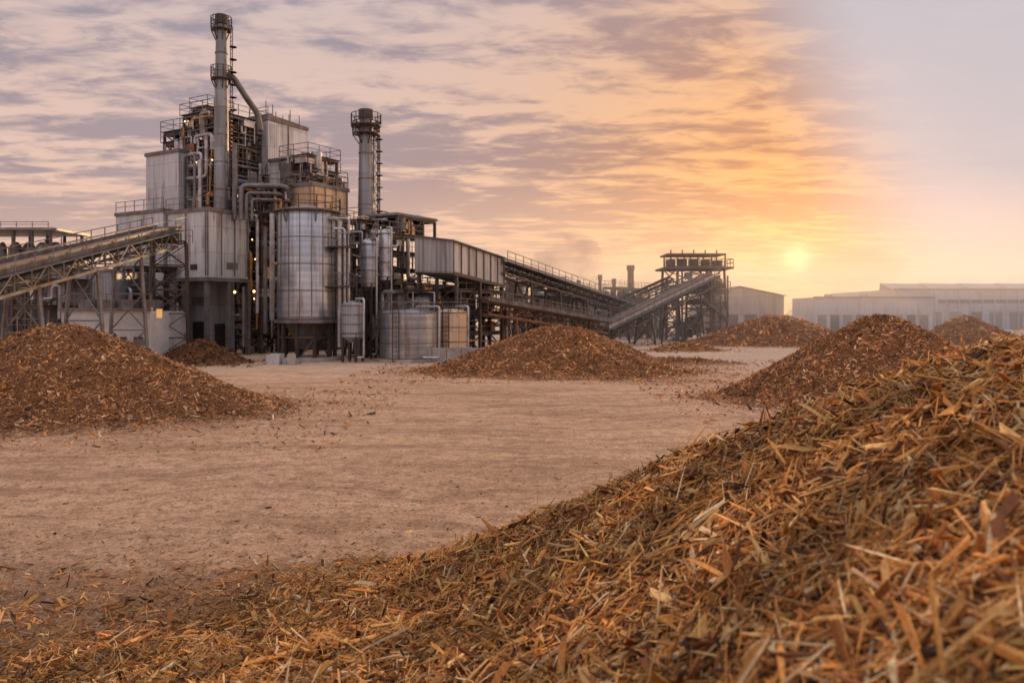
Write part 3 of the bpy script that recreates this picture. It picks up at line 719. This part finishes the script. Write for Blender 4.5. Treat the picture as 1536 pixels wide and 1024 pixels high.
c=t.ramp(n,[(.3,(.045,.020,.010)),(.5,(.14,.062,.026)),(.7,(.28,.135,.058))])
c2=t.ramp(n,[(.3,(.11,.062,.036)),(.5,(.30,.175,.10)),(.7,(.46,.28,.165))])
c=t.mix(t.sstep(t.sep(tc)[2],.0,.25,1,0),c,c2)
t.put(bs.inputs['Base Color'],c); bs.inputs['Roughness'].default_value=.9; bs.inputs['Specular IOR Level'].default_value=.1
t.put(bs.inputs['Normal'],t.bump(t.math('ADD',n,t.math('MULTIPLY',n2,.4)),1.0,.06)); MM=m
PAL=np.array([(.72,.345,.09),(.84,.50,.18),(.85,.62,.34),(.46,.185,.05),(.24,.088,.03),(.08,.033,.016),(.56,.245,.065),(.80,.43,.12)])
PW=np.array([.17,.13,.06,.19,.19,.12,.09,.07])
PAL2=np.array([(.56,.265,.095),(.68,.38,.17),(.42,.18,.06),(.24,.095,.038),(.08,.038,.02),(.80,.56,.33)])
PW2=np.array([.26,.17,.23,.16,.11,.07])
SG=np.array([(-1,-1,-1),(1,-1,-1),(1,1,-1),(-1,1,-1),(-1,-1,1),(1,-1,1),(1,1,1),(-1,1,1)],float)
BQ=np.array([(0,3,2,1),(4,5,6,7),(0,1,5,4),(1,2,6,5),(2,3,7,6),(3,0,4,7)])
def chips(P,N,L,W,T,tilt,col,flat=False):
    n=len(P); r=rng.normal(size=(n,3)); a=r-(r*N).sum(1,keepdims=True)*N; a/=np.linalg.norm(a,axis=1,keepdims=True)
    a=a+N*rng.normal(0,tilt,(n,1)); a/=np.linalg.norm(a,axis=1,keepdims=True)
    bb=np.cross(N,a); bb/=np.linalg.norm(bb,axis=1,keepdims=True); c=np.cross(a,bb)
    ro=rng.normal(0,.55,(n,1)); b2=bb*np.cos(ro)+c*np.sin(ro); c2=-bb*np.sin(ro)+c*np.cos(ro)
    S=SG[:4] if flat else SG
    k=len(S)
    e0=rng.uniform(.03,1,(n,1)); e1=rng.uniform(.03,1,(n,1))
    we=np.where(S[None,:,0]<0,e0,e1)
    j=1+rng.uniform(-.42,.42,(n,k))
    V=P[:,None,:]+(S[None,:,0]*j*L[:,None]/2)[...,None]*a[:,None,:]+(S[None,:,1]*we*W[:,None]/2)[...,None]*b2[:,None,:]
    if not flat: V=V+(S[None,:,2]*T[:,None]/2*we)[...,None]*c2[:,None,:]
    cols=np.repeat(col,k,axis=0)*rng.uniform(.7,1.2,(n*k,1))
    Qt=np.array([(0,1,2,3)]) if flat else BQ
    Qa=(np.arange(n)[:,None,None]*k+Qt[None]).reshape(-1,4)
    return V.reshape(-1,3),Qa,cols
def pick(n,pal,pw):
    c=pal[rng.choice(len(pal),n,p=pw/pw.sum())]; return np.clip(c*rng.uniform(.55,1.15,(n,1)),0,.85)
def heap(name,xs,ys,Z,layers,tint=(1,1,1),fade=.22):
    nx,ny=len(xs),len(ys); X,Y=np.meshgrid(xs,ys)
    V=[np.stack([X.ravel(),Y.ravel(),Z.ravel()],1)]; Qs=[grid_faces(nx,ny)]
    zf=Z.ravel()[Qs[0]].max(1); Qs[0]=Qs[0][zf>-.12]
    cols=[np.full((nx*ny,3),.1)]; nb=len(Qs[0]); off=nx*ny
    dx=xs[1]-xs[0]; dy=ys[1]-ys[0]; gy,gx=np.gradient(Z,dy,dx)
    def samp(A,x,y):
        fx=np.clip((x-xs[0])/dx,0,nx-1.001); fy=np.clip((y-ys[0])/dy,0,ny-1.001); i=fx.astype(int); jn=fy.astype(int); u=fx-i; v=fy-jn
        return A[jn,i]*(1-u)*(1-v)+A[jn,i+1]*u*(1-v)+A[jn+1,i]*(1-u)*v+A[jn+1,i+1]*u*v
    for (pts,Lm,Ls,asp,tilt,pal,pw,flat,lift) in layers:
        x,y=pts; z=samp(Z,x,y); N=np.stack([-samp(gx,x,y),-samp(gy,x,y),np.ones_like(x)],1)
        keep=rng.random(len(x))<np.clip((z+.12)/fade,0,1)**1.2
        x,y,z,N=x[keep],y[keep],z[keep],N[keep]; z=np.maximum(z,-.01); N/=np.linalg.norm(N,axis=1,keepdims=True)
        n=len(x); L=np.clip(Lm*np.exp(rng.normal(0,Ls,n)),Lm*.3,Lm*3.2); W=L*rng.uniform(asp[0],asp[1],n); T=np.minimum(W*rng.uniform(.25,.8,n),.025)
        P=np.stack([x,y,z+rng.uniform(0,lift,n)],1)
        v,q,c=chips(P,N,L,W,T,tilt,pick(n,pal,pw)*np.array(tint),flat)
        V.append(v); Qs.append(q+off); cols.append(c); off+=len(v)
    V=np.concatenate(V); Q=np.concatenate(Qs); C=np.concatenate(cols)
    mi=np.ones(len(Q)); mi[:nb]=0; sm=np.zeros(len(Q),bool); sm[:nb]=True
    return make_mesh(name,V,Q,C,[MM,CM],mi,sm)
def cone_heap(name,cx,cy,R,h,n,Lm,seed,ell=1.0,tint=(1,1,1),soft=.055,rnd=.02):
    st=R/60; xs=np.arange(cx-R*1.6*ell,cx+R*1.6*ell,st); ys=np.arange(cy-R*1.6,cy+R*1.6,st); X,Y=np.meshgrid(xs,ys)
    dx=np.abs(X-cx)/ell; r=np.hypot(dx,Y-cy)/R; ang=np.arctan2(Y-cy,X-cx)
    r=r*(1+.06*np.sin(ang*3+seed)+.04*np.sin(ang*5+2*seed))
    q=1.05-np.sqrt(r*r+rnd); Z=h/(1.05-math.sqrt(rnd))*soft*np.log1p(np.exp(q/soft))-.10
    Z+=np.clip(Z,0,.5)*(.30*wob(X,Y,R*.35,seed)+.24*wob(X,Y,R*.12,seed+1))
    px=rng.uniform(xs[0],xs[-1],n); py=rng.uniform(ys[0],ys[-1],n)
    return heap(name,xs,ys,Z,[((px,py),Lm,.5,(.2,.5),.5,PAL2,PW2,True,Lm*.4)],tint=tint)
cone_heap('wood_chip_pile',-18.7,33,6.2,3.6,120000,.115,3,ell=1.36,soft=.08,rnd=.03)
cone_heap('wood_chip_pile',3.4,55,6.0,3.2,90000,.14,8,ell=1.45,soft=.09,tint=(1.08,1.05,1.0),rnd=.05)
cone_heap('wood_chip_pile',17.4,37.5,6.4,4.0,90000,.13,14,ell=1.04,soft=.08,tint=(1.1,1.05,1.0))
cone_heap('wood_chip_pile',34,102,7.5,3.8,24000,.3,21,ell=1.5,tint=(1.1,1,.9),rnd=.06)
cone_heap('wood_chip_pile',59,104,6,3.7,10000,.3,25,ell=1.2)
cone_heap('wood_chip_pile',18.5,86,3.2,.9,6000,.25,31,ell=1.3)
cone_heap('wood_chip_pile',13.0,64,2.6,.55,6000,.2,37,ell=2.2)
cone_heap('dark_mulch_pile',-25.2,64.5,3.2,2.0,14000,.2,33,ell=1.2,tint=(.35,.33,.36))
# --- foreground pile
CP=[(4.5,7,3.92),(3.93,7,3.78),(3.35,7,3.56),(2.6,7,3.32),(2.3,7.6,3.05),(1.91,8.4,2.66),(1.45,9,2.27),(.9,9.6,1.84),(.27,10.2,1.41),(-.63,11,.90),(-2.1,12,.26),(-3.8,12.3,.05),(-7.7,12,-.05),
(6,7,4.2),(3.5,9.5,2.2),(2,10.8,1.1),(1,12,.3),(-.5,13.2,-.05),(5,12,1.1),(6,14,-.1),(3,13.3,-.1),(-2,14,-.2),(-8,14,-.2),(8,10,2.6),(10,15,-.2),(-4,14,-.2),
(0,0,2.55),(0,4,2.08),(1.0,1.6,3.2),(1,0,3.05),(2.5,4.5,3.5),(1.5,3.5,3.15),(1.5,5,2.92),(-2,5,1.65),(-4,6,.95),(-4,8,.50),(-6,8,.26),(-8,9,.10),(-6,10.5,.06),(-3,9.5,.44),(-2,3,2.0),(-10,9,.0),(-10,4,.2),(-4,0,1.5),(0,7,1.80),(0,-4,2.3),(4,-4,3.2),(5,2,4.0),(5,4.5,4.0),(8,4,4.4),(-8,-4,.2),(8,-4,3.2),(-10,14,-.3),(10,6,3.6)]
CP=np.array(CP)
def phi(r): return np.where(r>1e-9,r*r*np.log(np.maximum(r,1e-9)),0)
n=len(CP); K=phi(np.hypot(CP[:,0][:,None]-CP[:,0],CP[:,1][:,None]-CP[:,1]))+np.eye(n)*.05
Pm=np.c_[np.ones(n),CP[:,:2]]; Am=np.block([[K,Pm],[Pm.T,np.zeros((3,3))]]); w=np.linalg.solve(Am,np.r_[CP[:,2],0,0,0])
xs=np.arange(-12,13,.06); ys=np.arange(-5,17,.06); X,Y=np.meshgrid(xs,ys)
Z=w[n]+w[n+1]*X+w[n+2]*Y
for i in range(n): Z=Z+w[i]*phi(np.hypot(X-CP[i,0],Y-CP[i,1]))
fx=np.clip((12.5-np.abs(X))/3.0,0,1)*np.clip((Y+5)/2,0,1)*np.clip((16.8-Y)/2,0,1)
Z=np.maximum(Z,-.25); Z=(Z+.25)*fx-.25
amp=np.clip((Z+.1)/.9,0,1)
Z=Z-amp*.18
Z=Z+amp*(.10*wob(X,Y,1.6,5,14)+.09*wob(X,Y,.7,6,14)+.07*wob(X,Y,.33,7,14))
Z=np.minimum(Z,4.5)
def fan(nn,y0,y1,pw=1.0,wide=.78,ex=1.0):
    y=y0+(y1-y0)*rng.random(nn)**pw; x=rng.uniform(-1,1,nn)*(wide*y+ex); return x,y
def uni(nn): return rng.uniform(-12,12.5,nn),rng.uniform(-4.5,16.5,nn)
LI=[0,1,2,7]
layers=[(uni(24000),.10,.45,(.08,.26),.35,PAL,PW,False,.04),
 (fan(95000,.8,14.5,1.0),.085,.55,(.07,.24),.45,PAL,PW,False,.05),
 (fan(95000,.8,12,1.2),.034,.45,(.2,.55),.5,PAL,PW,False,.045),
 (fan(26000,1.0,13,1.0),.17,.38,(.025,.075),.45,PAL[LI],PW[LI],False,.08),
 (fan(4200,1.2,13,1.0),.20,.38,(.10,.22),.35,PAL[[1,2,0,3]],PW[[1,2,0,3]],False,.06)]
fp=heap('wood_chip_pile',xs,ys,Z,layers,fade=.42)
nn=130000; yy=8+rng.random(nn)**1.25*42; xx=rng.uniform(-1,1,nn)*(yy*.72+2)
band=np.clip(.5+2.2*wob(xx*.25,yy*1.0,5.0,51,12)+1.2*wob(xx,yy,2.5,52,12),0,1)
kp=rng.random(nn)<np.clip(np.exp(-(yy-12.0)/2.4)*.8,0,.8)+.02+.20*band**2
P=np.stack([xx[kp],yy[kp],np.full(kp.sum(),.0)],1); P[:,2]=.05*wob(P[:,0],P[:,1]*1.5,6,1)+.03*wob(P[:,0],P[:,1],2.2,2)+.015*wob(P[:,0],P[:,1],1.1,3)-.02
N=np.tile([0,0,1.0],(len(P),1)); L=np.clip(.045*np.exp(rng.normal(0,.5,len(P))),.015,.17); W=L*rng.uniform(.2,.6,len(P))
v,q,c=chips(P,N,L,W,W*.4,.2,pick(len(P),PAL,PW)*.8,True); make_mesh('scattered_wood_chips',v,q,c,[CM])
# ============================================================ STEAM PLUME + HAZE (real volumes)
m=bpy.data.materials.new('steam'); m.use_nodes=True; t=NT(m.node_tree); t.n.clear()
out=t.node('ShaderNodeOutputMaterial'); vs=t.node('ShaderNodeVolumePrincipled'); vs.inputs['Color'].default_value=(.58,.46,.44,1)
tc=t.node('ShaderNodeTexCoord').outputs['Object']; t.put(vs.inputs['Density'],t.sstep(t.noise(tc,.20,6,.65),.40,.70,0,.20)); t.l.new(vs.outputs[0],out.inputs['Volume'])
V=[];Fc=[];path=[(900,424,1.0),(893,415,2.0),(884,406,3.2),(872,397,4.6),(858,388,5.8),(843,378,6.2),(830,368,5.0),(818,360,1.8)]
for i,(px,py,r) in enumerate(path):
    c=PT(px,py,150)
    for k in range(16):
        a=k*math.pi/8; rr=r*(1+.18*math.sin(3*a+i*1.7)); V.append((c.x+rr*math.cos(a)*.8,c.y+rr*math.sin(a),c.z+.75*r*math.cos(a)+.25*r*math.sin(a*2+i)))
for i in range(len(path)-1):
    for k in range(16): Fc.append((i*16+k,i*16+(k+1)%16,(i+1)*16+(k+1)%16,(i+1)*16+k))
Fc+=[tuple(range(15,-1,-1)),tuple(112+k for k in range(16))]
me=bpy.data.meshes.new('steam_plume'); me.from_pydata(V,[],Fc); me.materials.append(m); o=bpy.data.objects.new('steam_plume',me); scene.collection.objects.link(o)
m=bpy.data.materials.new('haze'); m.use_nodes=True; t=NT(m.node_tree); t.n.clear()
out=t.node('ShaderNodeOutputMaterial'); vs=t.node('ShaderNodeVolumeScatter'); vs.inputs['Color'].default_value=(1,.88,.76,1); vs.inputs['Density'].default_value=.0050; vs.inputs['Anisotropy'].default_value=.40
t.l.new(vs.outputs[0],out.inputs['Volume'])
me=bpy.data.meshes.new('morning_haze'); X0,X1,Y0,Y1,Z0,Z1=-190,280,86,330,-.5,20
me.from_pydata([(X0,Y0,Z0),(X1,Y0,Z0),(X1,Y1,Z0),(X0,Y1,Z0),(X0,Y0,Z1),(X1,Y0,Z1),(X1,Y1,Z1),(X0,Y1,Z1)],[],[(3,2,1,0),(4,5,6,7),(0,1,5,4),(1,2,6,5),(2,3,7,6),(3,0,4,7)])
me.materials.append(m); o=bpy.data.objects.new('morning_haze',me); scene.collection.objects.link(o)
# ============================================================ WORLD
SAZ=math.radians(19.7); SEL=math.radians(3.7)
S=Vector((math.sin(SAZ)*math.cos(SEL),math.cos(SAZ)*math.cos(SEL),math.sin(SEL)))
wd=bpy.data.worlds.new('World'); scene.world=wd; wd.use_nodes=True
t=NT(wd.node_tree); t.n.clear()
out=t.node('ShaderNodeOutputWorld')
sky=t.node('ShaderNodeTexSky'); sky.sky_type='NISHITA'; sky.sun_disc=False; sky.sun_elevation=SEL; sky.sun_rotation=SAZ
sky.air_density=1.0; sky.dust_density=1.0
bg1=t.node('ShaderNodeBackground'); t.put(bg1.inputs[0],sky.outputs[0]); bg1.inputs[1].default_value=.004
D=t.node('ShaderNodeTexCoord').outputs['Generated']; o=t.sep(D); x,y,z=o[0],o[1],o[2]
dot=t.math('MAXIMUM',t.vm('DOT_PRODUCT',D,tuple(S)),0.0)
prox=t.math('POWER',dot,17.0)
zc=t.math('MAXIMUM',z,0.0)
den=t.math('ADD',zc,.075)
cx_=t.math('DIVIDE',x,den); cy_=t.math('DIVIDE',y,den)
cpr=t.comb(t.math('MULTIPLY',cx_,.62),cy_,3.1)
n1=t.noise(cpr,.9,6,.55,.4); n2=t.noise(cpr,5.6,6,.60,.3); n3=t.noise(cpr,.35,3,.5)
cl=t.math('ADD',t.math('MULTIPLY',n1,.42),t.math('MULTIPLY',n2,.58))
cl=t.math('ADD',cl,t.math('MULTIPLY',t.math('SUBTRACT',n3,.5),.3))
cm=t.sstep(cl,.42,.565)
base=t.ramp(zc,[(0,(.68,.40,.29)),(.07,(.82,.50,.37)),(.17,(.80,.55,.45)),(.30,(.70,.52,.47)),(.5,(.55,.52,.56)),(1,(.5,.5,.58))])
lit=t.mix(prox,base,(1.0,.50,.18))
dark=t.ramp(zc,[(0,(.46,.30,.27)),(.12,(.40,.30,.31)),(.3,(.34,.29,.34)),(1,(.34,.34,.42))])
dark=t.mix(prox,dark,(.56,.26,.14))
col=t.mix(t.math('MULTIPLY',cm,.94),lit,dark)
az=t.math('ARCTAN2',x,y)
hz=t.math('MULTIPLY',t.sstep(t.math('ADD',az,t.math('MULTIPLY',zc,.40)),.38,.56),t.sstep(az,1.6,2.4,1,0))
hcol=t.ramp(zc,[(0,(.64,.49,.44)),(.1,(.67,.57,.57)),(.36,(.59,.55,.60)),(1,(.5,.5,.58))])
col=t.mix(t.math('MULTIPLY',hz,.94),col,hcol)
gx_=t.math('DIVIDE',t.math('SUBTRACT',az,.40),.06); gz_=t.math('DIVIDE',t.math('SUBTRACT',zc,.050),.026)
gg=t.math('EXPONENT',t.math('MULTIPLY',t.math('ADD',t.math('MULTIPLY',gx_,gx_),t.math('MULTIPLY',gz_,gz_)),-1.0))
nb_=t.noise(D,22,5,.6); bank=t.sstep(t.math('MULTIPLY',gg,t.math('ADD',nb_,.35)),.22,.60)
g1=t.math('MULTIPLY',t.math('POWER',dot,70.0),.32); g2=t.math('MULTIPLY',t.math('POWER',dot,600.0),.34); g3=t.math('MULTIPLY',t.math('POWER',dot,9000.0),.75)
def scal(f,c): return t.mix(1.0,t.comb(f,f,f),c,'MULTIPLY')
col=t.mix(1.0,col,scal(g1,(.62,.19,.0)),'ADD'); col=t.mix(t.math('MULTIPLY',bank,.6),col,(.50,.25,.16)); col=t.mix(1.0,col,scal(g2,(.8,.36,.05)),'ADD'); col=t.mix(1.0,col,scal(g3,(1,.70,.35)),'ADD')
bz=t.math('MULTIPLY',t.sstep(z,.42,.8),1.35); by=t.math('MULTIPLY',t.sstep(y,.2,-.7),.75)
bo=t.mix(1.0,scal(bz,(1.05,.95,.84)),scal(by,(1.0,.96,.95)),'ADD'); bo=t.mix(1.0,bo,(1.0,1.0,1.0),'ADD')
col=t.mix(1.0,col,bo,'MULTIPLY')
wb=t.math('MULTIPLY',t.math('MULTIPLY',t.sstep(az,.65,.95),t.sstep(az,1.5,2.1,1,0)),t.sstep(zc,.1,.6,1,0))
col=t.mix(1.0,col,scal(wb,(1.8,.85,.25)),'ADD')
bg2=t.node('ShaderNodeBackground'); t.put(bg2.inputs[0],col); bg2.inputs[1].default_value=1.0
ad=t.node('ShaderNodeAddShader'); t.l.new(bg1.outputs[0],ad.inputs[0]); t.l.new(bg2.outputs[0],ad.inputs[1]); t.l.new(ad.outputs[0],out.inputs[0])
# sun
sl=bpy.data.lights.new('sun','SUN'); sl.energy=5.0; sl.angle=math.radians(1.5); sl.color=(1,.56,.24)
so=bpy.data.objects.new('sun',sl); scene.collection.objects.link(so); so.rotation_euler=S.to_track_quat('Z','Y').to_euler()
# camera
cd=bpy.data.cameras.new('camera'); cam=bpy.data.objects.new('camera',cd); scene.collection.objects.link(cam)
cd.sensor_width=36; cd.lens=36*F/1536; cd.shift_y=-42/1536; cd.clip_end=12000; cd.clip_start=.05
cam.location=(0,0,HC); cam.rotation_euler=(math.radians(90),0,0)
cd.dof.use_dof=True; cd.dof.focus_distance=14; cd.dof.aperture_fstop=1.8
scene.camera=cam
scene.view_settings.view_transform='Standard'; scene.view_settings.look='None'; scene.view_settings.exposure=0
